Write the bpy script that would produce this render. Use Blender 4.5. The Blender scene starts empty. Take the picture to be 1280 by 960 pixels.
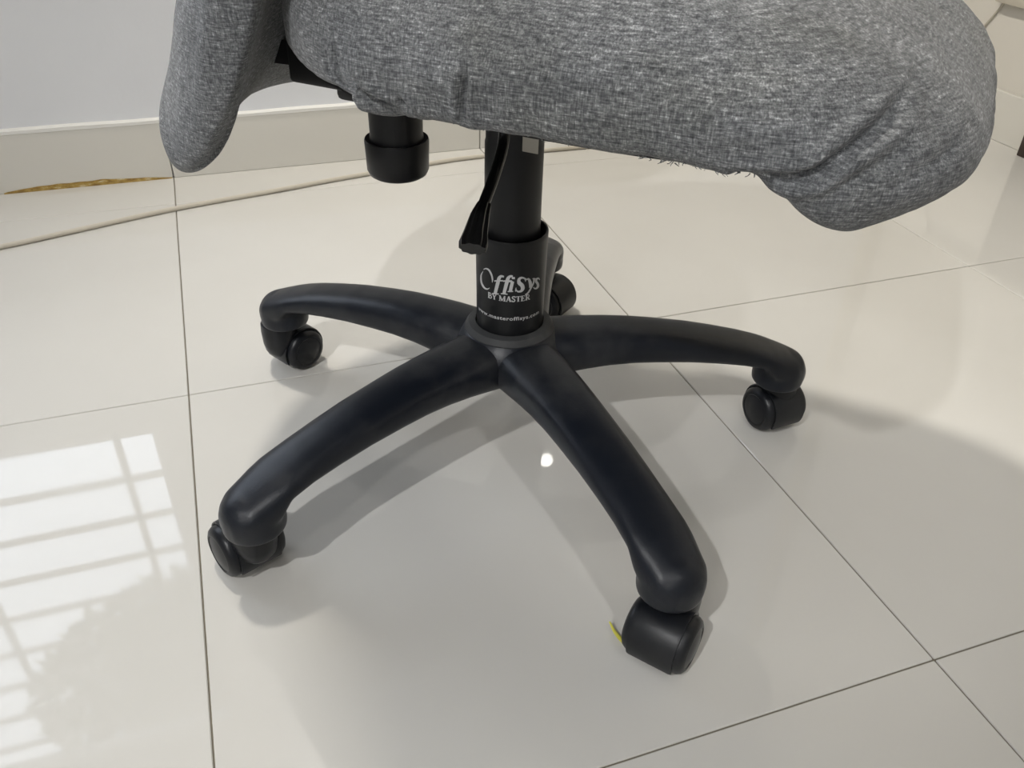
import bpy, bmesh, math, random
from mathutils import Matrix, Vector, noise

R = math.radians
SC = bpy.context.scene
COL = SC.collection
random.seed(7)

# ------------------------------------------------------------------ camera
cam_d = bpy.data.cameras.new('camera')
cam_d.sensor_width = 36.0
cam_d.lens = 1065.134 / 1280 * 36.0
cam_d.clip_start = 0.02
cam = bpy.data.objects.new('camera', cam_d)
COL.objects.link(cam)
cam.matrix_world = (Matrix.Translation((0.07971, -0.91859, 0.61763))
                    @ Matrix.Rotation(-0.353747, 4, 'Z')
                    @ Matrix.Rotation(0.957922, 4, 'X')
                    @ Matrix.Rotation(0.031256, 4, 'Z'))
SC.camera = cam

# ------------------------------------------------------------------ view, sky, lights
SC.view_settings.view_transform = 'Standard'
SC.view_settings.look = 'None'
SC.view_settings.gamma = 1.0
SC.view_settings.use_curve_mapping = False
SC.view_settings.exposure = 0.0

world = bpy.data.worlds.new('overcast_sky')
SC.world = world
world.use_nodes = True
bg = world.node_tree.nodes['Background']
bg.inputs['Color'].default_value = (0.80, 0.88, 1.0, 1)
bg.inputs['Strength'].default_value = 5.0


def lamp(name, kind, loc, energy, color, size=0.05, size_y=None, aim=None):
    d = bpy.data.lights.new(name, kind)
    d.energy = energy
    d.color = color
    if kind == 'AREA':
        d.size = size
        if size_y:
            d.shape = 'RECTANGLE'
            d.size_y = size_y
    else:
        d.shadow_soft_size = size
    o = bpy.data.objects.new(name, d)
    COL.objects.link(o)
    o.location = loc
    if aim is not None:
        o.rotation_euler = (Vector(aim) - Vector(loc)).to_track_quat('-Z', 'Y').to_euler()
    return o


LAMP_A = (-1.25, -1.75, 2.35)      # ceiling lamp to the left of the viewpoint
LAMP_T = (-0.04, 0.42, 2.45)        # ceiling lamp almost above the chair
LAMP_FILL = (-2.00, -3.00, 2.40)      # added fill lamp, unseen, brightens the back wall and the seat side
LAMP_W = (0.25, -2.00, 2.40)       # ceiling lamp behind the viewpoint


def downlight(name, loc, energy, color, size, aim, cone, blend):
    o = lamp(name, 'SPOT', loc, energy, color, size, None, aim)
    o.data.spot_size = R(cone)
    o.data.spot_blend = blend
    return o


downlight('lamp_light_t', LAMP_T, 162, (1.0, 0.945, 0.85), 0.09, (2.05, 0.10, 0.0), 122, 1.0)
downlight('lamp_light_a', LAMP_A, 138, (1.0, 1.0, 1.0), 0.03, (0.02, -0.22, 0.0), 46, 1.0)
lamp('fill_light_r', 'POINT', LAMP_FILL, 66, (1.0, 0.985, 0.97), 0.12)
downlight('lamp_light_w', LAMP_W, 36, (1.0, 1.0, 1.0), 0.03, (0.60, -0.25, 0.0), 15.5, 0.5)
portal = lamp('window_portal', 'AREA', (-0.75, 0.84, 1.165), 1, (1, 1, 1), 1.2, 1.17, (-0.75, 0.0, 1.165))
portal.data.cycles.is_portal = True


# ------------------------------------------------------------------ helpers
def link(name, me, mat=None, parent=None, smooth=True):
    o = bpy.data.objects.new(name, me)
    COL.objects.link(o)
    if mat is not None:
        me.materials.append(mat)
    if parent is not None:
        o.parent = parent
    if smooth:
        for f in me.polygons:
            f.use_smooth = True
    return o


def obj(name, bm, mat=None, parent=None, smooth=True, sharp=40):
    me = bpy.data.meshes.new(name)
    bmesh.ops.recalc_face_normals(bm, faces=bm.faces[:])
    bm.to_mesh(me)
    bm.free()
    o = link(name, me, mat, parent, smooth)
    if smooth:
        try:
            me.set_sharp_from_angle(angle=R(sharp))
        except Exception:
            pass
    return o


def empty(name, loc=(0, 0, 0), rz=0.0, parent=None):
    o = bpy.data.objects.new(name, None)
    COL.objects.link(o)
    o.location = loc
    o.rotation_euler = (0, 0, rz)
    o.empty_display_size = 0.05
    if parent is not None:
        o.parent = parent
    return o


def tag(o, label, cat, group=None):
    o['label'] = label
    o['category'] = cat
    if group:
        o['group'] = group
    return o


def struct(o):
    o['kind'] = 'structure'
    return o


def add_box(bm, x0, x1, y0, y1, z0, z1, bev=0.0, seg=2):
    r = bmesh.ops.create_cube(bm, size=1.0)
    vs = r['verts']
    for v in vs:
        v.co = Vector(((x0 + x1) / 2 + v.co.x * (x1 - x0), (y0 + y1) / 2 + v.co.y * (y1 - y0),
                       (z0 + z1) / 2 + v.co.z * (z1 - z0)))
    if bev > 0:
        es = list({e for v in vs for e in v.link_edges})
        bmesh.ops.bevel(bm, geom=es, offset=bev, segments=seg, profile=0.5, affect='EDGES')


def add_lathe(bm, prof, n=48, M=None, close=True):
    """prof: list of (radius, z); revolves around local Z."""
    M = M or Matrix()
    rings = []
    for r, z in prof:
        if r < 1e-6:
            rings.append([bm.verts.new(M @ Vector((0, 0, z)))])
        else:
            rings.append([bm.verts.new(M @ Vector((r * math.cos(2 * math.pi * k / n), r * math.sin(2 * math.pi * k / n), z)))
                          for k in range(n)])
    for a, b in zip(rings, rings[1:]):
        if len(a) == 1 and len(b) == 1:
            continue
        for k in range(n):
            k2 = (k + 1) % n
            if len(a) == 1:
                bm.faces.new((a[0], b[k], b[k2]))
            elif len(b) == 1:
                bm.faces.new((a[k], a[k2], b[0]))
            else:
                bm.faces.new((a[k], a[k2], b[k2], b[k]))
    if close:
        for rg in (rings[0], rings[-1]):
            if len(rg) > 2:
                bm.faces.new(rg)


def add_tube(bm, pts, rad, n=12, caps=True, flat=1.0):
    pts = [Vector(p) for p in pts]
    rads = rad if isinstance(rad, (list, tuple)) else [rad] * len(pts)
    rings = []
    up = Vector((0, 0, 1))
    for i, p in enumerate(pts):
        t = (pts[min(i + 1, len(pts) - 1)] - pts[max(i - 1, 0)]).normalized()
        s = t.cross(up)
        if s.length < 1e-3:
            s = t.cross(Vector((0, 1, 0)))
        s.normalize()
        w = s.cross(t).normalized()
        rings.append([bm.verts.new(p + s * (rads[i] * math.cos(2 * math.pi * k / n)) + w * (rads[i] * flat * math.sin(2 * math.pi * k / n)))
                      for k in range(n)])
    for a, b in zip(rings, rings[1:]):
        for k in range(n):
            bm.faces.new((a[k], a[(k + 1) % n], b[(k + 1) % n], b[k]))
    if caps:
        bm.faces.new(rings[0])
        bm.faces.new(rings[-1])


def smooth_path(pts, k=8):
    """Catmull-Rom through the points."""
    P = [Vector(p) for p in pts]
    P = [P[0] * 2 - P[1]] + P + [P[-1] * 2 - P[-2]]
    out = []
    for i in range(1, len(P) - 2):
        for j in range(k):
            t = j / k
            a, b, c, d = P[i - 1], P[i], P[i + 1], P[i + 2]
            out.append(0.5 * ((2 * b) + (c - a) * t + (2 * a - 5 * b + 4 * c - d) * t * t + (3 * b - a - 3 * c + d) * t ** 3))
    out.append(P[-2])
    return out


def sstep(a, b, x):
    t = min(1.0, max(0.0, (x - a) / (b - a)))
    return t * t * (3 - 2 * t)


# ------------------------------------------------------------------ materials
def mat(name, color, rough=0.5, spec=0.5, metal=0.0):
    m = bpy.data.materials.new(name)
    m.use_nodes = True
    b = m.node_tree.nodes['Principled BSDF']
    b.inputs['Base Color'].default_value = (*color, 1)
    b.inputs['Roughness'].default_value = rough
    b.inputs['Specular IOR Level'].default_value = spec
    b.inputs['Metallic'].default_value = metal
    return m


class NT:
    def __init__(self, m):
        self.t = m.node_tree
        self.b = self.t.nodes['Principled BSDF']

    def n(self, kind, **kw):
        nd = self.t.nodes.new(kind)
        for k, v in kw.items():
            setattr(nd, k, v)
        return nd

    def l(self, a, b):
        self.t.links.new(a, b)

    def coords(self, scale, rot=(0, 0, 0)):
        tc = self.n('ShaderNodeTexCoord')
        mp = self.n('ShaderNodeMapping')
        mp.inputs['Scale'].default_value = scale
        mp.inputs['Rotation'].default_value = rot
        self.l(tc.outputs['Object'], mp.inputs['Vector'])
        return mp.outputs['Vector']

    def noise(self, scale, detail=3.0, rough=0.55, vec=None, s=1.0, dist=0.0):
        nd = self.n('ShaderNodeTexNoise')
        nd.inputs['Scale'].default_value = s
        nd.inputs['Detail'].default_value = detail
        nd.inputs['Roughness'].default_value = rough
        nd.inputs['Distortion'].default_value = dist
        self.l(vec if vec is not None else self.coords(scale), nd.inputs['Vector'])
        return nd.outputs['Fac']

    def ramp(self, fac, stops):
        r = self.n('ShaderNodeValToRGB')
        while len(r.color_ramp.elements) < len(stops):
            r.color_ramp.elements.new(0.5)
        for e, (p, c) in zip(r.color_ramp.elements, stops):
            e.position = p
            e.color = (*c, 1) if len(c) == 3 else c
        self.l(fac, r.inputs['Fac'])
        return r.outputs['Color']

    def mix(self, fac, a, b, mode='MIX'):
        m = self.n('ShaderNodeMix', data_type='RGBA', blend_type=mode)
        for sock, v in ((m.inputs[0], fac), (m.inputs[6], a), (m.inputs[7], b)):
            if isinstance(v, (int, float)):
                sock.default_value = v
            elif isinstance(v, tuple):
                sock.default_value = (*v, 1)
            else:
                self.l(v, sock)
        return m.outputs[2]

    def math(self, op, a, b=0.0):
        m = self.n('ShaderNodeMath', operation=op)
        for sock, v in ((m.inputs[0], a), (m.inputs[1], b)):
            if isinstance(v, (int, float)):
                sock.default_value = v
            else:
                self.l(v, sock)
        return m.outputs[0]

    def bump(self, h, strength=0.2, dist=0.001):
        b = self.n('ShaderNodeBump')
        b.inputs['Strength'].default_value = strength
        b.inputs['Distance'].default_value = dist
        self.l(h, b.inputs['Height'])
        self.l(b.outputs['Normal'], self.b.inputs['Normal'])


def make_fabric(name):
    m = mat(name, (0.15, 0.15, 0.15), 0.92, 0.15)
    t = NT(m)
    w1 = t.noise((110, 110, 1000), 2.0, 0.6)          # threads along the length
    w2 = t.noise((1000, 1000, 100), 2.0, 0.6)         # threads up and down
    sp = t.noise((420, 420, 420), 3.0, 0.7)
    big = t.noise((14, 14, 14), 3.0, 0.6)
    s = t.math('ADD', t.math('MULTIPLY', w1, 0.40), t.math('MULTIPLY', w2, 0.32))
    s = t.math('ADD', s, t.math('MULTIPLY', sp, 0.34))
    s = t.math('ADD', s, t.math('MULTIPLY', big, 0.12))
    colr = t.ramp(s, [(0.42, (0.038, 0.040, 0.043)), (0.55, (0.104, 0.108, 0.113)), (0.66, (0.215, 0.221, 0.226)),
                      (0.78, (0.56, 0.57, 0.58))])
    stain = t.noise((7, 7, 11), 3.0, 0.6)
    sf = t.ramp(stain, [(0.50, (0, 0, 0)), (0.72, (0.42, 0.42, 0.42))])
    colr = t.mix(sf, colr, (0.55, 0.54, 0.42), 'MULTIPLY')
    t.l(colr, t.b.inputs['Base Color'])
    t.b.inputs['Sheen Weight'].default_value = 0.12
    t.b.inputs['Sheen Roughness'].default_value = 0.5
    t.bump(s, 0.55, 0.0012)
    return m


def make_plastic(name, base, dusty, rough, dust_amt, grain=0.15, near=None):
    m = mat(name, base, rough, 0.32)
    t = NT(m)
    d = t.noise((9, 9, 9), 4.0, 0.62)
    f = t.ramp(d, [(0.44, (0, 0, 0)), (0.66, (dust_amt,) * 3)])
    if near:                                   # dust settles round the hub and thins out along the arms
        tc = t.n('ShaderNodeTexCoord')
        ln = t.n('ShaderNodeVectorMath', operation='LENGTH')
        t.l(tc.outputs['Object'], ln.inputs[0])
        fall = t.ramp(ln.outputs['Value'], [(near, (1, 1, 1)), (near * 2.0, (0.10, 0.10, 0.10))])
        f = t.mix(1.0, f, fall, 'MULTIPLY')
    t.l(t.mix(f, base, dusty), t.b.inputs['Base Color'])
    r = t.math('ADD', t.math('MULTIPLY', f, 0.5), rough)
    t.l(r, t.b.inputs['Roughness'])
    g = t.noise((700, 700, 700), 2.0, 0.5)
    t.bump(g, grain, 0.0006)
    return m


M_fabric = make_fabric('grey_woven_fabric')
M_base = make_plastic('black_grained_plastic', (0.0065, 0.0085, 0.0135), (0.10, 0.10, 0.098), 0.36, 0.45, 0.22, 0.14)
M_tube = make_plastic('black_satin_tube', (0.008, 0.0085, 0.0095), (0.02, 0.02, 0.02), 0.42, 0.25, 0.05)
M_black = make_plastic('black_plastic', (0.006, 0.006, 0.007), (0.03, 0.03, 0.03), 0.38, 0.15, 0.05)
M_wheel = make_plastic('caster_plastic', (0.006, 0.007, 0.0095), (0.04, 0.04, 0.038), 0.34, 0.30, 0.06)
M_tread = make_plastic('caster_tread', (0.05, 0.048, 0.045), (0.20, 0.19, 0.18), 0.7, 0.8, 0.1)
M_dust = make_plastic('dusty_collar', (0.045, 0.046, 0.047), (0.17, 0.165, 0.16), 0.6, 0.8, 0.1)
M_gloss = mat('glossy_black_grip', (0.006, 0.006, 0.006), 0.22, 0.5)
M_print = mat('silver_print', (0.50, 0.50, 0.50), 0.5)
M_tagm = mat('beige_tag', (0.45, 0.42, 0.36), 0.7)

# floor tile: polished cream porcelain
M_tile = mat('polished_cream_tile', (0.72, 0.69, 0.62), 0.035, 0.5)
t = NT(M_tile)
c1 = t.ramp(t.noise((2.2, 2.2, 2.2), 4.0, 0.6), [(0.3, (0.610, 0.594, 0.555)), (0.7, (0.645, 0.630, 0.593))])
t.l(c1, t.b.inputs['Base Color'])
rr = t.ramp(t.noise((5, 5, 5), 3.0, 0.6), [(0.35, (0.02,) * 3), (0.75, (0.06,) * 3)])
t.l(rr, t.b.inputs['Roughness'])
M_grout = mat('dirty_grout', (0.20, 0.18, 0.14), 0.9, 0.1)
M_skirt = mat('skirting_tile', (0.67, 0.65, 0.595), 0.22, 0.4)
M_wall = mat('painted_wall', (0.76, 0.76, 0.75), 0.75, 0.25)
t = NT(M_wall)
t.bump(t.noise((60, 60, 60), 3.0, 0.6), 0.12, 0.002)
t.l(t.ramp(t.noise((3, 3, 3), 4.0, 0.6), [(0.3, (0.715, 0.725, 0.75)), (0.7, (0.755, 0.765, 0.785))]), t.b.inputs['Base Color'])
M_wall_b = mat('beige_painted_wall', (0.66, 0.63, 0.57), 0.75, 0.25)
NT(M_wall_b).bump(NT(M_wall_b).noise((60, 60, 60), 3.0, 0.6), 0.12, 0.002)
M_paint = mat('white_paint_edge', (0.80, 0.79, 0.75), 0.5)
M_ceil = mat('ceiling_paint', (0.80, 0.80, 0.79), 0.9, 0.1)
M_corner_shade = mat('tan_corner_shade', (0.50, 0.43, 0.29), 0.5)  # tan tone of the shaded wall corner, put into the colour
M_stain = mat('ochre_stain', (0.36, 0.23, 0.05), 0.8)
t = NT(M_stain)
t.l(t.ramp(t.noise((60, 20, 160), 4.0, 0.7), [(0.35, (0.22, 0.13, 0.03)), (0.55, (0.42, 0.28, 0.07)), (0.7, (0.62, 0.55, 0.38))]), t.b.inputs['Base Color'])
M_cord = mat('cream_cord', (0.52, 0.48, 0.40), 0.45)
M_wood = mat('dark_brown_wood', (0.030, 0.016, 0.010), 0.4)
M_frame = mat('white_window_frame', (0.72, 0.72, 0.70), 0.4)
M_yellow = mat('yellow_thread', (0.62, 0.58, 0.08), 0.7)
M_leaf = mat('leaf_green', (0.05, 0.10, 0.03), 0.6)
M_bark = mat('bark', (0.09, 0.06, 0.04), 0.9)
M_ground = mat('outside_paving', (0.30, 0.29, 0.27), 0.9)

M_glow = mat('lamp_glow', (1, 1, 1), 0.5)
M_glow.node_tree.nodes['Principled BSDF'].inputs['Emission Color'].default_value = (1.0, 0.97, 0.9, 1)
M_glow.node_tree.nodes['Principled BSDF'].inputs['Emission Strength'].default_value = 14.0

M_glass = bpy.data.materials.new('window_glass')
M_glass.use_nodes = True
t = M_glass.node_tree
t.nodes.clear()
go = t.nodes.new('ShaderNodeOutputMaterial')
gm = t.nodes.new('ShaderNodeMixShader')
gt = t.nodes.new('ShaderNodeBsdfTransparent')
gg = t.nodes.new('ShaderNodeBsdfGlossy')
gg.inputs['Roughness'].default_value = 0.02
gm.inputs['Fac'].default_value = 0.06
t.links.new(gt.outputs[0], gm.inputs[1])
t.links.new(gg.outputs[0], gm.inputs[2])
t.links.new(gm.outputs[0], go.inputs['Surface'])

# ------------------------------------------------------------------ room shell
X0, X1, Y0, Y1, H = -3.60, 1.725, -4.20, 0.735, 2.90
bm = bmesh.new()
add_box(bm, X0 - 0.1, X1 + 0.1, Y0 - 0.1, Y1 + 0.1, -0.06, -0.0016)
floor = struct(obj('floor', bm, M_grout, smooth=False))
GAP = 0.0015
tile_cache = {}
xs = [X0 + 0.6 * k for k in range(9)] + [X1]
ys = [Y0 + 0.6 * k for k in range(9)] + [Y1]
for i in range(len(xs) - 1):
    for j in range(len(ys) - 1):
        w, d = xs[i + 1] - xs[i] - GAP, ys[j + 1] - ys[j] - GAP
        key = (round(w, 4), round(d, 4))
        if key not in tile_cache:
            bm = bmesh.new()
            add_box(bm, -w / 2, w / 2, -d / 2, d / 2, -0.012, 0.0, 0.0008, 1)
            o = obj('tile', bm, M_tile, floor, smooth=False)
            tile_cache[key] = o.data
        else:
            o = link('tile', tile_cache[key], None, floor, smooth=False)
        o.location = ((xs[i] + xs[i + 1]) / 2, (ys[j] + ys[j + 1]) / 2, 0)

WX0, WX1, WZ0, WZ1 = -1.35, -0.15, 0.58, 1.75      # window opening in the back wall
bm = bmesh.new()
add_box(bm, X0, WX0, Y1, Y1 + 0.12, 0, H)
add_box(bm, WX1, X1 + 0.12, Y1, Y1 + 0.12, 0, H)
add_box(bm, WX0, WX1, Y1, Y1 + 0.12, 0, WZ0)
add_box(bm, WX0, WX1, Y1, Y1 + 0.12, WZ1, H)
struct(obj('wall_back', bm, M_wall, smooth=False))
bm = bmesh.new()
add_box(bm, X1, X1 + 0.12, Y0, Y1, 0, H)
struct(obj('wall_right', bm, M_wall_b, smooth=False))
bm = bmesh.new()
add_box(bm, X0 - 0.12, X0, Y0, Y1, 0, H)
struct(obj('wall_left', bm, M_wall, smooth=False))
bm = bmesh.new()
add_box(bm, X0, X1, Y0 - 0.12, Y0, 0, H)
struct(obj('wall_front', bm, M_wall, smooth=False))
bm = bmesh.new()
add_box(bm, X0 - 0.1, X1 + 0.1, Y0 - 0.1, Y1 + 0.1, H, H + 0.1)
struct(obj('ceiling', bm, M_ceil, smooth=False))

# skirting tiles along the back and right walls
SK = 0.104
bb = struct(empty('baseboard_back', (0, Y1, 0)))
for i in range(len(xs) - 1):
    bm = bmesh.new()
    add_box(bm, xs[i] + 0.0009, xs[i + 1] - 0.0009 - (0.012 if i == len(xs) - 2 else 0), -0.010, 0.0, 0.0, SK, 0.0012, 1)
    obj('skirting_tile', bm, M_skirt, bb, smooth=False)
bm = bmesh.new()
n = 160
rows = []
for k in range(n + 1):
    x = X0 + (X1 - 0.012 - X0) * k / n
    w = 0.0022 + 0.0016 * noise.noise((x * 9, 0.3, 0))
    rows.append([bm.verts.new((x, -0.0112, SK - 0.0005)), bm.verts.new((x, -0.0115, SK + 0.003 + w)),
                 bm.verts.new((x, 0.0, SK + 0.005 + w)), bm.verts.new((x, 0.0, SK - 0.0005))])
for a, b in zip(rows, rows[1:]):
    for k in range(4):
        bm.faces.new((a[k], a[(k + 1) % 4], b[(k + 1) % 4], b[k]))
obj('paint_edge', bm, M_paint, bb)
bm = bmesh.new()
rows = []
for k in range(61):
    x = -0.285 + 0.282 * k / 60
    f = k / 60
    h = 0.0014 + 0.0105 * math.sin(math.pi * min(1, f * 1.02) ** 0.9) ** 0.8 * (0.8 + 0.22 * noise.noise((x * 40, 1.7, 0)))
    lo = 0.0
    rows.append([bm.verts.new((x, -0.0100, lo)), bm.verts.new((x, -0.0118, lo)), bm.verts.new((x, -0.0114, h)), bm.verts.new((x, -0.0100, h))])
for a, b in zip(rows, rows[1:]):
    for k in range(4):
        bm.faces.new((a[k], a[(k + 1) % 4], b[(k + 1) % 4], b[k]))
o = obj('stain', bm, M_stain, bb)
o['label'] = 'ochre stained strip at the foot of the skirting'

br = struct(empty('baseboard_right', (X1, 0, 0)))
for j in range(len(ys) - 1):
    bm = bmesh.new()
    add_box(bm, -0.010, 0.0, ys[j] + 0.0009, ys[j + 1] - 0.0009 - (0.011 if j == len(ys) - 2 else 0), 0.0, SK - 0.003, 0.0012, 1)
    obj('skirting_tile', bm, M_skirt, br, smooth=False)

bm = bmesh.new()
add_box(bm, 1.668, 1.722, Y1 - 0.014, Y1, SK + 0.01, 2.2, 0.003)  # tan strip standing in for the shadow on the back wall at the corner
struct(obj('corner_shade_1', bm, M_corner_shade))

# window in the back wall, seen only mirrored in the floor
win = struct(empty('window_1', ((WX0 + WX1) / 2, Y1, WZ0)))
hw, hh = (WX1 - WX0) / 2, WZ1 - WZ0
bm = bmesh.new()
for a in ((-hw, -hw + 0.03, 0, hh), (hw - 0.012, hw, 0, hh), (-hw, hw, 0, 0.012), (-hw, hw, hh - 0.03, hh)):
    add_box(bm, a[0], a[1], 0.03, 0.07, a[2], a[3], 0.002, 1)
obj('window_frame', bm, M_frame, win, smooth=False)
for z in (0.125, 0.245, 0.365, 0.485, 0.605, 0.725, 0.845, 0.965, 1.085):
    bm = bmesh.new()
    add_box(bm, -hw, hw, 0.006, 0.018, z - 0.008, z + 0.008, 0.002, 1)
    obj('grille_bar', bm, M_frame, win, smooth=False)
for x in (hw - 0.085, hw - 0.445, hw - 0.805, hw - 1.14):
    bm = bmesh.new()
    add_box(bm, x - 0.008, x + 0.008, 0.018, 0.03, 0, hh, 0.002, 1)
    obj('grille_post', bm, M_frame, win, smooth=False)
bm = bmesh.new()
add_box(bm, -hw + 0.02, hw - 0.01, 0.048, 0.052, 0.01, hh - 0.02)
obj('pane', bm, M_glass, win, smooth=False)

# outside: ground and a leafy tree that shades the upper part of the window
bm = bmesh.new()
add_box(bm, -6, 6, Y1 + 0.13, 8, -0.5, -0.4)
struct(obj('ground', bm, M_ground, smooth=False))
tree = tag(empty('tree', (-0.15, 1.75, -0.4)), 'leafy green tree standing outside the window', 'tree')
bm = bmesh.new()
add_tube(bm, smooth_path([(0, 0, 0), (0.03, 0.02, 0.8), (-0.02, 0.05, 1.5), (0.05, 0.0, 3.0)]), 0.035, 10)
obj('trunk', bm, M_bark, tree)
bm = bmesh.new()
for k in range(6500):
    while True:
        q = Vector((random.uniform(-1, 1), random.uniform(-1, 1), random.uniform(-1, 1)))
        if q.length < 1:
            break
    c = Vector((0.05 + q.x * 0.95, q.y * 0.35, 3.05 + q.z * 0.62))
    a = Vector((random.gauss(0, 1), random.gauss(0, 1), random.gauss(0, 1))).normalized()
    b = a.orthogonal().normalized()
    s = random.uniform(0.03, 0.06)
    bm.faces.new([bm.verts.new(c - a * s), bm.verts.new(c + b * s * 0.45), bm.verts.new(c + a * s), bm.verts.new(c - b * s * 0.45)])
o = obj('foliage', bm, M_leaf, tree, smooth=False)
o['kind'] = 'stuff'

# lamps out of view, on the ceiling; the last one is the added fill lamp
for loc, lb in ((LAMP_A, 'white pendant lamp hanging over the left front of the room'),
                (LAMP_T, 'white pendant lamp hanging above the office chair by the back wall'),
                (LAMP_W, 'white pendant lamp hanging straight behind the viewpoint'),
                (LAMP_FILL, 'added white pendant lamp filling the room with light from its far left end')):
    e = tag(empty('pendant_lamp', (loc[0], loc[1], H)), lb, 'lamp', 'pendant lamps on the ceiling')
    bm = bmesh.new()
    d = H - loc[2]
    add_lathe(bm, [(0.0, 0.0), (0.06, 0.0), (0.06, -0.02), (0.008, -0.025), (0.008, -d + 0.15), (0.03, -d + 0.14), (0.03, -d + 0.11), (0.0, -d + 0.11)], 32)
    obj('mount', bm, M_frame, e)
    bm = bmesh.new()
    add_lathe(bm, [(0.031, -d + 0.135), (0.05, -d + 0.13), (0.13, -d + 0.03), (0.128, -d + 0.028), (0.048, -d + 0.126), (0.031, -d + 0.131), (0.031, -d + 0.135)], 40, close=False)
    obj('lamp_shade', bm, M_frame, e)

# small round wall lamp, seen mirrored in the polished floor
wl = tag(empty('wall_lamp', (0.79, Y1, 0.885)), 'small round glowing lamp plugged in low on the back wall', 'lamp')
bm = bmesh.new()
add_box(bm, -0.03, 0.03, -0.012, 0.0, -0.03, 0.03, 0.004)
obj('wall_plate', bm, M_frame, wl)
bm = bmesh.new()
add_lathe(bm, [(0.0, 0.034), (0.010, 0.032), (0.017, 0.024), (0.018, 0.012), (0.0, 0.012)], 24, Matrix.Rotation(R(90), 4, 'X'))
obj('bulb', bm, M_glow, wl)

# ------------------------------------------------------------------ office chair
CX, CY = 0.3395, -0.2020
chair = tag(empty('office_chair', (CX, CY, 0), R(-45)),
            'grey woven fabric office swivel chair on a black five-arm caster base', 'chair')
# local frame: +x forward (seat front), +y the far side, -y the side towards the viewer


# --- star base
def arm_mesh():
    st = [(0.000, 0.155, 0.098, 0.036), (0.030, 0.1560, 0.102, 0.036), (0.075, 0.1565, 0.110, 0.0335), (0.103, 0.1560, 0.1130, 0.0315),
          (0.130, 0.1545, 0.1138, 0.0300), (0.156, 0.1515, 0.1130, 0.0290), (0.195, 0.1455, 0.1110, 0.0282), (0.229, 0.1380, 0.1075, 0.0278),
          (0.258, 0.1305, 0.1035, 0.0278), (0.282, 0.1223, 0.0985, 0.0290), (0.294, 0.1185, 0.0830, 0.0300), (0.3085, 0.1128, 0.0715, 0.0286), (0.320, 0.1075, 0.0710, 0.0268),
          (0.329, 0.1010, 0.0712, 0.0212), (0.3355, 0.0940, 0.0725, 0.0130)]
    bm = bmesh.new()
    n = 32
    rings = []
    for r, zt, zb, hw_ in st:
        ring = []
        zc, hz = (zt + zb) / 2, (zt - zb) / 2
        for k in range(n):
            a = 2 * math.pi * k / n
            ca, sa = math.cos(a), math.sin(a)
            e = 2 / (2.5 if sa > 0 else 3.2)
            y = hw_ * math.copysign(abs(ca) ** e, ca)
            z = hz * math.copysign(abs(sa) ** e, sa)
            ring.append(bm.verts.new((r, y, zc + z)))
        rings.append(ring)
    for a, b in zip(rings, rings[1:]):
        for k in range(n):
            bm.faces.new((a[k], a[(k + 1) % n], b[(k + 1) % n], b[k]))
    bm.faces.new(rings[0])
    bm.faces.new(rings[-1])
    add_lathe(bm, [(0.0, 0.0690), (0.0265, 0.0690), (0.0280, 0.0705), (0.0286, 0.0760), (0.0286, 0.0850), (0.0278, 0.0920), (0.0250, 0.0990), (0.0200, 0.1045),
                   (0.0120, 0.1090), (0.0, 0.1105)], 40, Matrix.Translation((0.3085, 0, 0)))
    return bm


def melt(o, voxel, it):
    """fuse the overlapping volumes of a mesh into one smooth skin and keep the result."""
    m1 = o.modifiers.new('fuse', 'REMESH')
    m1.mode = 'VOXEL'
    m1.voxel_size = voxel
    m2 = o.modifiers.new('soft', 'SMOOTH')
    m2.factor = 0.5
    m2.iterations = it
    dg = bpy.context.evaluated_depsgraph_get()
    me = bpy.data.meshes.new_from_object(o.evaluated_get(dg))
    o.modifiers.clear()
    o.data = me
    for f in me.polygons:
        f.use_smooth = True
    return me


bm = bmesh.new()
add_lathe(bm, [(0.0, 0.104), (0.036, 0.104), (0.043, 0.107), (0.052, 0.122), (0.058, 0.134), (0.056, 0.144), (0.0505, 0.152), (0.046, 0.157),
               (0.0425, 0.160), (0.0, 0.160)], 56)
star = obj('star_base', bm, M_base, chair)
ARM = [-83.0, -12.5, 62.0, 133.5, -156.0]       # world angles of the five arms
arm_me = None
for k, a in enumerate(ARM):
    if arm_me is None:
        o = obj('base_arm', arm_mesh(), M_base, star)
        arm_me = melt(o, 0.0016, 22)
    else:
        o = link('base_arm', arm_me, None, star)
    o.rotation_euler = (0, 0, R(a + 45))
bm = bmesh.new()
add_lathe(bm, [(0.0355, 0.150), (0.0455, 0.152), (0.0462, 0.158), (0.0425, 0.1635), (0.0365, 0.1650), (0.0355, 0.1650), (0.0355, 0.150)], 56, close=False)
obj('hub_collar', bm, M_dust, star)


# --- casters
def wheel_mesh(sgn):
    bm = bmesh.new()
    M = Matrix.Rotation(R(90) * sgn, 4, 'Y')
    prof = [(0.0, 0.0070), (0.0225, 0.0070), (0.0262, 0.0090), (0.0264, 0.0200), (0.0258, 0.0238), (0.0240, 0.0268), (0.0205, 0.0290),
            (0.0190, 0.0291), (0.0180, 0.0283), (0.0120, 0.0300), (0.0, 0.0308)]
    add_lathe(bm, prof, 40, M)
    return bm


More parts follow.
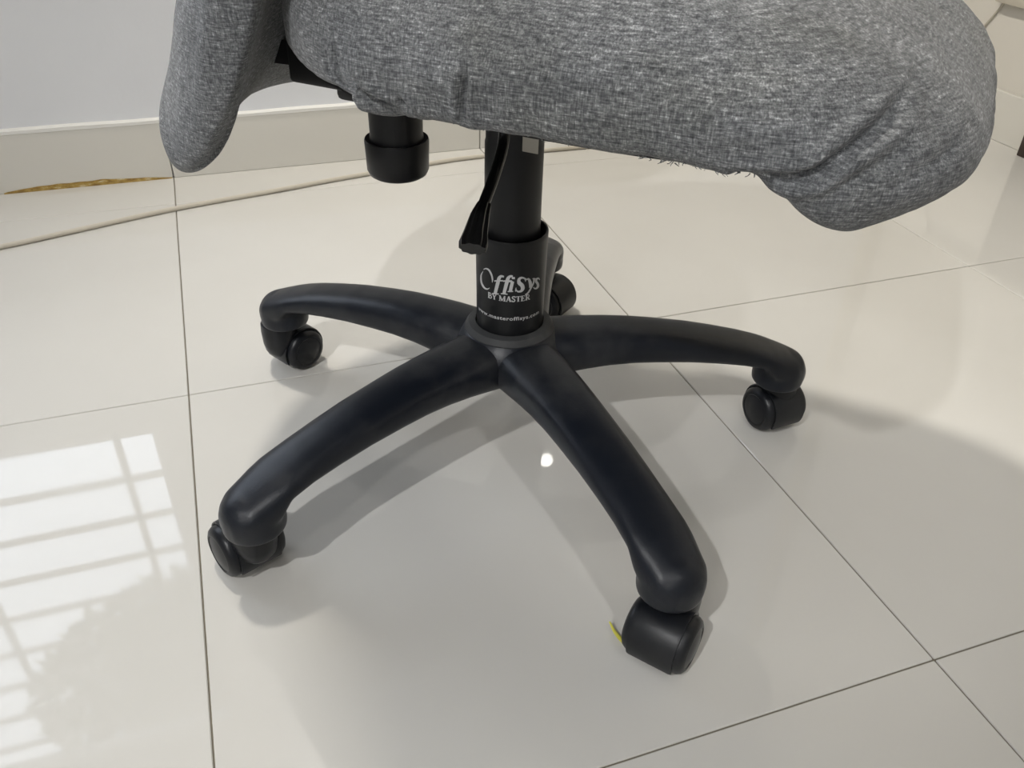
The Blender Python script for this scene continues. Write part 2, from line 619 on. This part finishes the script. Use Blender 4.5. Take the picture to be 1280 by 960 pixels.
def hood_mesh(trail):
    """fender over the wheels (axis X, wheel centre at the origin) and the stem housing at y=+TRAIL."""
    bm = bmesh.new()
    ri, ro, w = 0.0272, 0.0293, 0.0205
    n = 30
    a0, a1 = R(-28), R(205)
    sec = []
    for k in range(n + 1):
        a = a0 + (a1 - a0) * k / n
        c, s = -math.cos(a), math.sin(a)
        sec.append([bm.verts.new((-w, c * ri, s * ri)), bm.verts.new((-w, c * ro * 0.985, s * ro * 0.985)), bm.verts.new((-w + 0.002, c * ro, s * ro)),
                    bm.verts.new((w - 0.002, c * ro, s * ro)), bm.verts.new((w, c * ro * 0.985, s * ro * 0.985)), bm.verts.new((w, c * ri, s * ri))])
    for a, b in zip(sec, sec[1:]):
        for k in range(6):
            bm.faces.new((a[k], a[(k + 1) % 6], b[(k + 1) % 6], b[k]))
    bm.faces.new(sec[0])
    bm.faces.new(sec[-1])
    # web between the two wheels
    add_box(bm, -0.0055, 0.0055, -0.020, 0.027, -0.012, 0.022, 0.002, 1)
    # stem housing
    add_lathe(bm, [(0.0, -0.004), (0.013, -0.003), (0.0185, 0.004), (0.0205, 0.014), (0.0212, 0.030), (0.0205, 0.0405), (0.0185, 0.0425),
                   (0.0120, 0.0425), (0.0120, 0.050), (0.0, 0.050)], 32, Matrix.Translation((0, trail, 0)))
    return bm


TRAIL = 0.020
hood_me = wl_me = wr_me = None
# world direction of each caster's trail (from the stem to the wheels)
for a, tr, sx_, sy_ in zip(ARM, (-142, -85, -53, 30, 113), (0.011, 0.013, -0.002, -0.010, -0.004), (0.002, 0.008, 0.0, 0.006, 0.011)):
    ang = R(a)
    sx, sy = 0.308 * math.cos(ang), 0.308 * math.sin(ang)
    t = R(tr)
    tl = 0.0 if tr == -85 else TRAIL            # one caster has swung so its stem sits over the wheels
    wx, wy = sx + tl * math.cos(t) + sx_, sy + tl * math.sin(t) + sy_
    c45, s45 = math.cos(R(45)), math.sin(R(45))
    loc = (wx * c45 - wy * s45, wx * s45 + wy * c45, 0.0266)
    if hood_me is None:
        o = obj('caster', hood_mesh(TRAIL), M_wheel, chair)
        hood_me = o.data
        l_ = obj('wheel', wheel_mesh(-1), M_wheel, o)
        wl_me = l_.data
        r_ = obj('wheel', wheel_mesh(1), M_wheel, o)
        wr_me = r_.data
    else:
        o = link('caster', hood_me, None, chair) if tl else obj('caster', hood_mesh(0.0), M_wheel, chair)
        link('wheel', wl_me, None, o)
        link('wheel', wr_me, None, o)
    o.location = loc
    # local -y points along the trail
    o.rotation_euler = (0, 0, t + R(90) + R(45))

# --- column: lower sleeve, gas lift cover
bm = bmesh.new()
add_lathe(bm, [(0.0332, 0.150), (0.0338, 0.151), (0.0342, 0.170), (0.0354, 0.262), (0.0356, 0.2655), (0.0350, 0.2668), (0.0337, 0.2665), (0.0330, 0.264),
               (0.0324, 0.250), (0.0, 0.250)], 72)
sleeve = obj('column_sleeve', bm, M_tube, chair)
bm = bmesh.new()
add_lathe(bm, [(0.0, 0.246), (0.0276, 0.246), (0.0273, 0.30), (0.0273, 0.352), (0.0265, 0.355), (0.0265, 0.382), (0.0, 0.382)], 64)
obj('gas_lift', bm, M_tube, chair)

# --- lettering on the sleeve (flat print, a hair proud of the tube)
FACE = math.atan2(-0.91859 - CY, 0.07971 - CX) + R(45)      # the printed side, in chair-local angle


def on_sleeve(th, z, lift=0.00025):
    r = 0.0342 + (z - 0.170) * (0.0012 / 0.092) + lift
    a = FACE + th
    return Vector((r * math.cos(a), r * math.sin(a), z))


def ribbon(bm, pts, widths, fmap, k=6):
    P = smooth_path([(x, y, 0) for x, y in pts], k)
    n = len(P)
    W = []
    for i in range(n):
        f = i / (n - 1) * (len(widths) - 1)
        j = min(int(f), len(widths) - 2)
        W.append(widths[j] + (widths[j + 1] - widths[j]) * (f - j))
    L, Rr = [], []
    for i, p in enumerate(P):
        t = (P[min(i + 1, n - 1)] - P[max(i - 1, 0)])
        t.normalize()
        nn = Vector((-t.y, t.x, 0)) * W[i] / 2
        L.append(bm.verts.new(fmap(p.x + nn.x, p.y + nn.y)))
        Rr.append(bm.verts.new(fmap(p.x - nn.x, p.y - nn.y)))
    for i in range(n - 1):
        bm.faces.new((L[i], L[i + 1], Rr[i + 1], Rr[i]))


def logo_map(x, y):
    dx = (560 + x / 6.4) - 640.3
    th = math.asin(max(-0.97, min(0.97, dx / 43.5)))
    yy = 300 + y / 6.4 + 23 * (1 - math.cos(th))
    z = 0.2 + (382.1 - yy) / 1110.0
    return on_sleeve(th, z)


bm = bmesh.new()
ribbon(bm, [(300, 256), (283, 290), (286, 345), (308, 385), (332, 397), (352, 388)], [3, 12, 15, 14, 10, 4], logo_map)
ribbon(bm, [(303, 243), (322, 237), (345, 248), (365, 283), (374, 320), (372, 345)], [5, 10, 13, 14, 12, 4], logo_map)
for ox in (0, 68):
    ribbon(bm, [(462 + ox * .98, 300 - ox * .1), (441 + ox, 296), (425 + ox, 312), (415 + ox, 350), (403 + ox, 400), (396 + ox, 432)], [13, 18, 26, 28, 26, 24], logo_map)
    ribbon(bm, [(372 + ox, 432), (398 + ox, 433), (424 + ox, 436)], [9, 10, 9], logo_map)
    ribbon(bm, [(388 + ox, 334), (420 + ox, 331), (455 + ox, 331)], [10, 11, 10], logo_map)
ribbon(bm, [(498, 338), (521, 335), (530, 337)], [8, 10, 8], logo_map)
ribbon(bm, [(528, 334), (521, 368), (513, 411)], [25, 26, 25], logo_map)
ribbon(bm, [(492, 414), (514, 413), (535, 412)], [8, 10, 8], logo_map)
ribbon(bm, [(533, 300), (533, 316)], [24, 24], logo_map)
ribbon(bm, [(627, 322), (618, 307), (596, 303), (577, 317), (579, 343), (601, 362), (608, 385), (596, 407), (571, 412), (556, 398)],
       [9, 12, 15, 22, 30, 32, 30, 18, 12, 9], logo_map)
ribbon(bm, [(629, 304), (628, 316), (626, 332)], [5, 9, 4], logo_map)
ribbon(bm, [(556, 382), (555, 396), (552, 413)], [4, 9, 5], logo_map)
ribbon(bm, [(632, 316), (650, 312), (664, 338), (668, 378)], [6, 18, 25, 20], logo_map)
ribbon(bm, [(694, 306), (690, 338), (670, 384), (650, 420), (630, 436)], [14, 12, 12, 12, 12], logo_map)
ribbon(bm, [(680, 307), (694, 304), (706, 305)], [7, 8, 7], logo_map)
ribbon(bm, [(738, 312), (729, 299), (714, 306), (711, 326), (723, 341), (728, 360), (718, 378), (702, 382), (692, 372)],
       [7, 10, 14, 18, 21, 20, 14, 10, 7], logo_map)
obj('logo', bm, M_print, sleeve, smooth=False)


def print_text(name, body, size, arc, th0, z0, bold=0.0, sx=1.0):
    """text laid round the sleeve, centred on angle th0, baseline z0, total angle arc."""
    cu = bpy.data.curves.new('txt', 'FONT')
    cu.body = body
    cu.size = 1.0
    cu.offset = bold
    cu.space_character = sx
    cu.resolution_u = 3
    tmp = bpy.data.objects.new('txt', cu)
    COL.objects.link(tmp)
    me = bpy.data.meshes.new_from_object(tmp.evaluated_get(bpy.context.evaluated_depsgraph_get()))
    bpy.data.objects.remove(tmp)
    bpy.data.curves.remove(cu)
    xs_ = [v.co.x for v in me.vertices]
    a, b = min(xs_), max(xs_)
    for v in me.vertices:
        th = th0 + ((v.co.x - a) / (b - a) - 0.5) * arc
        v.co = on_sleeve(th, z0 + v.co.y * size)
    me.name = name
    return link(name, me, M_print, sleeve, smooth=False)


# BY MASTER: slab-serif capitals drawn as strokes
GLY = {
    'B': (0.74, [[(0.18, 0), (0.18, 1)], [(0.02, 0.98), (0.42, 0.98), (0.56, 0.86), (0.56, 0.66), (0.42, 0.54), (0.2, 0.53)],
                 [(0.42, 0.53), (0.62, 0.42), (0.64, 0.2), (0.46, 0.03), (0.02, 0.02)]], [0.20, 0.11, 0.13]),
    'Y': (0.80, [[(0.38, 0), (0.38, 0.46)], [(0.38, 0.44), (0.12, 0.97)], [(0.40, 0.44), (0.64, 0.97)], [(0.0, 0.97), (0.27, 0.97)],
                 [(0.52, 0.97), (0.78, 0.97)], [(0.24, 0.03), (0.54, 0.03)]], [0.19, 0.18, 0.10, 0.06, 0.06, 0.06]),
    'M': (1.05, [[(0.15, 0), (0.15, 1)], [(0.15, 0.98), (0.50, 0.06)], [(0.50, 0.06), (0.84, 0.98)], [(0.86, 0), (0.86, 1)],
                 [(0.0, 0.03), (0.30, 0.03)], [(0.68, 0.03), (1.0, 0.03)], [(0.0, 0.97), (0.2, 0.97)], [(0.8, 0.97), (1.0, 0.97)]],
          [0.10, 0.18, 0.09, 0.19, 0.06, 0.06, 0.06, 0.06]),
    'A': (0.84, [[(0.40, 1.0), (0.12, 0.0)], [(0.40, 1.0), (0.68, 0.0)], [(0.22, 0.33), (0.58, 0.33)], [(0.0, 0.03), (0.25, 0.03)],
                 [(0.52, 0.03), (0.82, 0.03)]], [0.10, 0.20, 0.07, 0.06, 0.06]),
    'S': (0.62, [[(0.52, 0.80), (0.44, 0.95), (0.26, 0.98), (0.11, 0.86), (0.14, 0.66), (0.40, 0.44), (0.48, 0.22), (0.34, 0.04), (0.14, 0.05), (0.05, 0.22)],
                 [(0.53, 0.74), (0.53, 1.0)], [(0.04, 0.0), (0.04, 0.28)]], [0.15, 0.06, 0.06]),
    'T': (0.74, [[(0.36, 0), (0.36, 0.98)], [(0.03, 0.96), (0.69, 0.96)], [(0.04, 0.74), (0.04, 0.98)], [(0.68, 0.74), (0.68, 0.98)],
                 [(0.2, 0.03), (0.52, 0.03)]], [0.19, 0.08, 0.06, 0.06, 0.06]),
    'E': (0.72, [[(0.18, 0), (0.18, 1)], [(0.02, 0.97), (0.62, 0.97)], [(0.18, 0.52), (0.46, 0.52)], [(0.02, 0.03), (0.64, 0.03)],
                 [(0.61, 0.76), (0.61, 1.0)], [(0.64, 0.0), (0.64, 0.27)], [(0.46, 0.40), (0.46, 0.64)]],
          [0.19, 0.08, 0.08, 0.08, 0.06, 0.06, 0.06]),
    'R': (0.80, [[(0.18, 0), (0.18, 1)], [(0.02, 0.97), (0.42, 0.97), (0.57, 0.86), (0.57, 0.64), (0.42, 0.51), (0.2, 0.50)], [(0.36, 0.50), (0.68, 0.02)],
                 [(0.02, 0.03), (0.34, 0.03)], [(0.6, 0.03), (0.78, 0.03)]], [0.19, 0.10, 0.18, 0.06, 0.06]),
    ' ': (0.30, [], []),
}
bm = bmesh.new()
txt = 'BY MASTER'
tot = sum(GLY[c][0] for c in txt)
x = 0.0
A0, A1, ZB, CH = R(-39), R(34), 0.2042, 0.0060
for ch in txt:
    adv, strokes, ws = GLY[ch]
    for s, w in zip(strokes, ws):
        fm = lambda px, py, x=x: on_sleeve(A0 + (x + px) / tot * (A1 - A0), ZB + py * CH)
        if len(s) == 2:
            (ax, ay), (bx, by) = s
            s = [(ax, ay), ((ax + bx) / 2, (ay + by) / 2), (bx, by)]
        ribbon(bm, s, [w * 1.15, w * 1.15], fm, 3)
    x += adv
obj('lettering', bm, M_print, sleeve, smooth=False)
print_text('lettering', 'www.masteroffisys.com', 0.0058, R(124), R(-5), 0.1828, 0.020, 1.12)

# --- mechanism under the seat
bm = bmesh.new()
add_box(bm, -0.155, 0.070, -0.055, 0.055, 0.379, 0.440, 0.006)
add_box(bm, -0.045, 0.045, -0.066, 0.066, 0.386, 0.440, 0.005)
add_box(bm, -0.168, 0.100, -0.100, 0.100, 0.404, 0.440, 0.004)
mech = obj('tilt_mechanism', bm, M_black, chair)
bm = bmesh.new()
Mk = Matrix.Translation((-0.127, 0.0, 0.010))
add_lathe(bm, [(0.0, 0.2865), (0.0255, 0.2865), (0.0285, 0.2885), (0.0306, 0.293), (0.0316, 0.3215), (0.0308, 0.3235), (0.0266, 0.3225), (0.0258, 0.330), (0.0265, 0.374), (0.0, 0.374)], 60, Mk)
obj('tension_knob', bm, M_black, chair)

# gas lever: flat shaft and ribbed paddle grip
bm = bmesh.new()
add_tube(bm, smooth_path([(0.014, -0.050, 0.390), (0.0165, -0.058, 0.3690), (0.022, -0.085, 0.352), (0.0275, -0.118, 0.336)], 5),
         0.0050, 10)
lever = obj('gas_lever', bm, M_gloss, chair)
bm = bmesh.new()
gp = [Vector((0.0270, -0.113, 0.3385)), Vector((0.0283, -0.122, 0.334)), Vector((0.033, -0.138, 0.327)), Vector((0.0365, -0.149, 0.322)), Vector((0.0385, -0.1545, 0.3195))]
gw = [(0.0058, 0.0050), (0.0075, 0.0058), (0.0092, 0.0066), (0.0112, 0.0074), (0.0104, 0.0064)]
rings = []
tdir = (gp[-1] - gp[0]).normalized()
side = tdir.cross(Vector((0, 0, 1))).normalized()
upv = side.cross(tdir).normalized()
for p_, (a_, b_) in zip(gp, gw):
    rings.append([bm.verts.new(p_ + side * (a_ * (1 + 0.07 * math.cos(9 * 2 * math.pi * k / 54)) * math.cos(2 * math.pi * k / 54))
                               + upv * (b_ * (1 + 0.07 * math.cos(9 * 2 * math.pi * k / 54)) * math.sin(2 * math.pi * k / 54))) for k in range(54)])
for a, b in zip(rings, rings[1:]):
    for k in range(54):
        bm.faces.new((a[k], a[(k + 1) % 54], b[(k + 1) % 54], b[k]))
bm.faces.new(rings[0])
bm.faces.new(rings[-1])
obj('grip', bm, M_gloss, lever)

# back bar from the mechanism to the backrest
bm = bmesh.new()
prof = [(-0.12, 0.398), (-0.20, 0.398), (-0.255, 0.396), (-0.290, 0.406), (-0.300, 0.44), (-0.304, 0.52)]
th = 0.006
ring = []
for (u, z) in prof:
    ring.append([bm.verts.new((u, -0.035, z)), bm.verts.new((u, 0.035, z)), bm.verts.new((u + 0.002, 0.035, z + 0.022)), bm.verts.new((u + 0.002, -0.035, z + 0.022))])
for a, b in zip(ring, ring[1:]):
    for k in range(4):
        bm.faces.new((a[k], a[(k + 1) % 4], b[(k + 1) % 4], b[k]))
bm.faces.new(ring[0])
bm.faces.new(ring[-1])
bar = obj('back_bar', bm, M_black, chair, smooth=False)
bm = bmesh.new()
add_tube(bm, [(-0.255, -0.022, 0.414), (-0.255, -0.022, 0.4235)], 0.005, 8)
obj('screw', bm, mat('steel_screw', (0.5, 0.5, 0.5), 0.35, 0.5, 1.0), bar)


# --- seat cushion
SU0, SA, SB, SN = 0.090, 0.280, 0.250, 4.2


def outline(n):
    raw = []
    N = 4000
    for k in range(N):
        a = 2 * math.pi * k / N
        c, s = math.cos(a), math.sin(a)
        e = 2 / (SN if c > 0 else 4.2 - 2.15 * sstep(0.0, -0.35, c))
        raw.append(Vector((SU0 + SA * math.copysign(abs(c) ** e, c) * (1.0 if c > 0 else 0.945), SB * math.copysign(abs(s) ** e, s))))
    L = [0]
    for k in range(N):
        w = 1.0 + 3.5 * sstep(-0.05, -0.15, raw[k].y)      # finer mesh on the side that shows
        L.append(L[-1] + w * (raw[(k + 1) % N] - raw[k]).length)
    out, j = [], 0
    for k in range(n):
        d = L[-1] * k / n
        while L[j + 1] < d:
            j += 1
        f = (d - L[j]) / (L[j + 1] - L[j])
        out.append(raw[j].lerp(raw[(j + 1) % N], f))
    return out


SPROF = [(.25, .447), (.22, .446), (.16, .446), (.10, .4465), (.040, .4460), (.018, .446), (.008, .449), (.003, .454), (.001, .463), (.0, .473), (.001, .483), (.004, .493), (.009, .503),
         (.016, .512), (.026, .521), (.040, .529), (.060, .5355), (.085, .540), (.12, .543), (.17, .545), (.22, .546), (.25, .546)]


def resample(prof, m):
    P = smooth_path([(a, b, 0) for a, b in prof], 10)
    L = [0]
    for a, b in zip(P, P[1:]):
        L.append(L[-1] + (b - a).length)
    out, j = [], 0
    for k in range(m + 1):
        d = L[-1] * k / m
        while j < len(L) - 2 and L[j + 1] < d:
            j += 1
        f = (d - L[j]) / max(1e-9, L[j + 1] - L[j])
        out.append(P[j].lerp(P[j + 1], f))
    return out


# folds of the cover: polylines in (u, z) on the side towards the viewer, with depth and half width
FOLDS = [
    ([(-0.0234, 0.4855), (-0.0228, 0.4722), (-0.0179, 0.4608), (-0.0043, 0.4546)], 0.0045, 0.0024),
    ([(-0.0335, 0.4731), (-0.0321, 0.4610), (-0.0170, 0.4545), (0.0045, 0.4530)], 0.0036, 0.0022),
    ([(-0.0003, 0.4660), (0.0109, 0.4575), (0.0225, 0.4530), (0.0397, 0.4504)], 0.0085, 0.0038),
    ([(0.0360, 0.4600), (0.0465, 0.4509)], 0.0065, 0.0030),
    ([(0.0848, 0.4836), (0.0833, 0.4713), (0.0820, 0.4538)], 0.0062, 0.0026),
    ([(0.2450, 0.4480), (0.2720, 0.4501), (0.2847, 0.4550), (0.2970, 0.4676), (0.3087, 0.4802), (0.3157, 0.4900)], 0.0070, 0.0036),
    ([(0.3020, 0.4703), (0.3130, 0.4777), (0.3213, 0.4845)], 0.0035, 0.0034),
    ([(0.3266, 0.4525), (0.3431, 0.4594), (0.3494, 0.4631)], 0.0024, 0.0036),
    ([(0.2942, 0.4467), (0.3088, 0.4569), (0.3199, 0.4647)], 0.0024, 0.0036),
]


def seg_dist(p, a, b):
    ab = b - a
    t = max(0, min(1, (p - a).dot(ab) / max(1e-9, ab.length_squared)))
    return (p - (a + ab * t)).length, t


def seat_point(o2, d, z):
    f = min(1.0, d / 0.25)
    u = SU0 + (o2.x - SU0) * (1 - f)
    v = o2.y * (1 - f)
    # waterfall front edge: rolls over and hangs a little lower
    k = sstep(0.17, 0.365, u)
    top = sstep(0.455, 0.53, z)
    kb = sstep(0.25, 0.325, u)
    z2 = z - kb * 0.033 * (1 - top) - k * 0.036 * top
    # rounded nose
    t_ = (z - 0.447) / 0.10
    rn = 0.026 * (max(0.0, 0.36 - t_) / 0.36) ** 2 + 0.018 * (max(0.0, t_ - 0.36) / 0.64) ** 2
    u -= rn * sstep(0.22, 0.37, u)
    # crown of the cushion
    return Vector((u, v, z2))


def make_seat():
    n = 900
    O = outline(n)
    prof = [p for p in SPROF]
    # dense where it shows
    dense = []
    P = smooth_path([(a, b, 0) for a, b in prof], 9)
    for q in P:
        if not dense or (Vector((dense[-1][0], dense[-1][1])) - Vector((q.x, q.y))).length > 0.0013:
            dense.append((q.x, q.y))
    bm = bmesh.new()
    rings = []
    for d, z in dense:
        if d >= 0.249:
            rings.append([bm.verts.new(seat_point(Vector((SU0, 0)), 0, z))])
        else:
            rings.append([bm.verts.new(seat_point(o2, d, z)) for o2 in O])
    for a, b in zip(rings, rings[1:]):
        if len(a) == 1 and len(b) == 1:
            continue
        for k in range(n):
            k2 = (k + 1) % n
            if len(a) == 1:
                bm.faces.new((a[0], b[k], b[k2]))
            elif len(b) == 1:
                bm.faces.new((a[k], a[k2], b[0]))
            else:
                bm.faces.new((a[k], a[k2], b[k2], b[k]))
    bmesh.ops.recalc_face_normals(bm, faces=bm.faces[:])
    bm.normal_update()
    for v in bm.verts:
        p = v.co.copy()
        nrm = v.normal.copy()
        off = 0.0022 * noise.noise(p * 22) + 0.0010 * noise.noise(p * 60)
        if p.y < -0.08:
            q = Vector((p.x, p.z))
            for pl, depth, half in FOLDS:
                best, bt = 1e9, 0
                for i in range(len(pl) - 1):
                    dd, tt = seg_dist(q, Vector(pl[i]), Vector(pl[i + 1]))
                    if dd < best:
                        best, bt = dd, (i + tt) / (len(pl) - 1)
                if best < half * 4:
                    fade = math.sin(math.pi * min(0.97, max(0.03, bt))) ** 0.5
                    off -= depth * fade * (math.exp(-(best / half) ** 2) - 0.45 * math.exp(-((best - 2.0 * half) / (1.2 * half)) ** 2))
        v.co = p + nrm * off
    return bm


seat = obj('seat', make_seat(), M_fabric, chair, sharp=180)
bm = bmesh.new()
O = outline(96)
lo, hi = [], []
for o2 in O:
    f = 0.86
    u, v = SU0 - 0.030 + (o2.x - SU0) * f, o2.y * f
    lo.append(bm.verts.new((u, v, 0.4385)))
    hi.append(bm.verts.new((u, v, 0.4485)))
for k in range(96):
    bm.faces.new((lo[k], lo[(k + 1) % 96], hi[(k + 1) % 96], hi[k]))
bm.faces.new(lo)
bm.faces.new(hi)
obj('seat_board', bm, M_black, chair, smooth=False)

# frayed threads along the torn lower edge of the cover
bm = bmesh.new()
for k in range(120):
    u = random.choice([random.uniform(0.06, 0.28), random.uniform(0.19, 0.29), random.uniform(0.075, 0.10)])
    ln = random.uniform(0.0004, 0.0017) * (1.0 if u > 0.19 or u < 0.10 else 0.6)
    yb = -(0.2400 + random.uniform(-0.003, 0.004)) + 0.25 * max(0, u - 0.24)
    zb = 0.4490 - 0.033 * sstep(0.25, 0.325, u)
    p0 = Vector((u, yb, zb + 0.0015))
    p1 = p0 + Vector((random.uniform(-0.002, 0.002), random.uniform(-0.002, 0.001), -ln * 0.7))
    p2 = p1 + Vector((random.uniform(-0.002, 0.002), random.uniform(-0.002, 0.001), -ln * 0.5))
    add_tube(bm, [p0, p1, p2], [0.0004, 0.0003, 0.0002], 4)
o = obj('frayed_threads', bm, M_fabric, seat)
o['kind'] = 'stuff'

bm = bmesh.new()
add_box(bm, 0.039, 0.053, -0.068, -0.067, 0.371, 0.395, 0.0)
obj('tag', bm, M_tagm, chair, smooth=False)


# --- backrest: padded shell, wrapped forward at the sides, lower edge hanging behind the seat
def back_mid(v, z):
    zz = [(0.30, -0.226), (0.36, -0.196), (0.42, -0.164), (0.48, -0.136), (0.56, -0.110), (0.64, -0.100), (0.75, -0.112), (0.90, -0.155), (1.06, -0.215)]
    for (z0, u0), (z1, u1) in zip(zz, zz[1:]):
        if z <= z1 or (z1, u1) == zz[-1]:
            f = (z - z0) / (z1 - z0)
            u = u0 + (u1 - u0) * f
            break
    return u - 2.6 * (0.04 - min(v * v, 0.045))


def make_back():
    bm = bmesh.new()
    nv, nz = 90, 150
    ZB_, ZT_ = 0.304, 1.06
    HW, TH = 0.222, 0.041
    grid = {}
    for side_ in (1, -1):
        for i in range(nv + 1):
            for j in range(nz + 1):
                a = math.sin((-1 + 2 * i / nv) * math.pi / 2)
                b = math.sin((-1 + 2 * j / nz) * math.pi / 2)
                # squash the grid to a rounded rectangle and thin it to the rim
                zc, hz = (ZB_ + ZT_) / 2, (ZT_ - ZB_) / 2
                nn = 6.0
                m = (abs(a) ** nn + abs(b) ** nn) ** (1 / nn)
                mx = max(abs(a), abs(b))
                s = mx / m if m > 1e-9 else 1
                v = a * s * HW
                z = zc + b * s * hz
                rim = max(0.0, 1 - mx)
                d = min(HW * (1 - abs(a)), hz * (1 - abs(b)))
                th_ = TH * math.sqrt(max(0.0, 1 - (1 - min(1, d / 0.055)) ** 2))
                lift = 0.048 * (1 - min(1.0, (v / HW) ** 2)) * sstep(0.52, 0.304, z)
                z += lift
                key = (i, j, side_ if 0 < i < nv and 0 < j < nz else 0)
                if key not in grid:
                    p = Vector((back_mid(v, z) + side_ * th_, v, z))
                    p += Vector((0.0016 * noise.noise(p * 24), 0.001 * noise.noise(p * 31), 0))
                    grid[key] = bm.verts.new(p)
    g = lambda i, j, s: grid[(i, j, s if 0 < i < nv and 0 < j < nz else 0)]
    for s in (1, -1):
        for i in range(nv):
            for j in range(nz):
                f = (g(i, j, s), g(i + 1, j, s), g(i + 1, j + 1, s), g(i, j + 1, s))
                if len(set(f)) >= 3:
                    try:
                        bm.faces.new(f if s > 0 else f[::-1])
                    except ValueError:
                        pass
    return bm


back = obj('backrest', make_back(), M_fabric, chair, sharp=180)

# ------------------------------------------------------------------ loose things
bm = bmesh.new()
path = [(-1.2, 0.30, 0), (-0.60, 0.40, 0), (-0.264, 0.489, 0), (-0.15, 0.523, 0), (0.0, 0.568, 0), (0.18, 0.604, 0), (0.301, 0.630, 0), (0.481, 0.660, 0),
        (0.583, 0.670, 0), (0.791, 0.666, 0), (1.1, 0.655, 0), (1.45, 0.67, 0), (1.62, 0.685, 0)]
cr = 0.0042
add_tube(bm, [(x, y, cr) for x, y, _ in smooth_path(path, 8)], cr, 10)
cable = tag(obj('cable', bm, M_cord), 'cream coloured cable snaking across the floor tiles along the back wall', 'cable')
bm = bmesh.new()
pth = [(1.708, 0.690, 0.003), (1.716, 0.688, 0.06), (1.7215, 0.675, 0.12), (1.7215, 0.646, 0.164), (1.7215, 0.610, 0.207), (1.7215, 0.580, 0.256), (1.7215, 0.574, 0.268)]
add_tube(bm, smooth_path(pth, 6), 0.0022, 8)
tag(obj('wire', bm, M_cord), 'thin pale wire climbing the right-hand wall behind the seat front', 'wire')
bm = bmesh.new()
add_box(bm, X1 - 0.022, X1, -0.4, 0.585, 0.266, 0.290, 0.003)
tag(obj('cable_duct', bm, M_cord), 'slim beige cable duct fixed along the right-hand wall', 'duct')
bm = bmesh.new()
add_box(bm, 1.689, 1.714, -0.30, 0.388, 0.0, 0.255, 0.002)
tag(obj('wooden_board', bm, M_wood), 'dark brown wooden board standing on edge against the right-hand wall', 'board')

# yellow thread caught under the nearest caster
bm = bmesh.new()
yp = [(0.3410, -0.4810, 0.010), (0.3415, -0.4880, 0.008), (0.3430, -0.4940, 0.006), (0.3460, -0.4990, 0.003), (0.350, -0.503, 0.0015)]
add_tube(bm, smooth_path(yp, 5), [0.0008 + 0.0014 * min(1.0, k / 12) for k in range(21)], 6, flat=0.4)
tag(obj('thread', bm, M_yellow), 'short yellow thread caught under the nearest caster', 'thread')
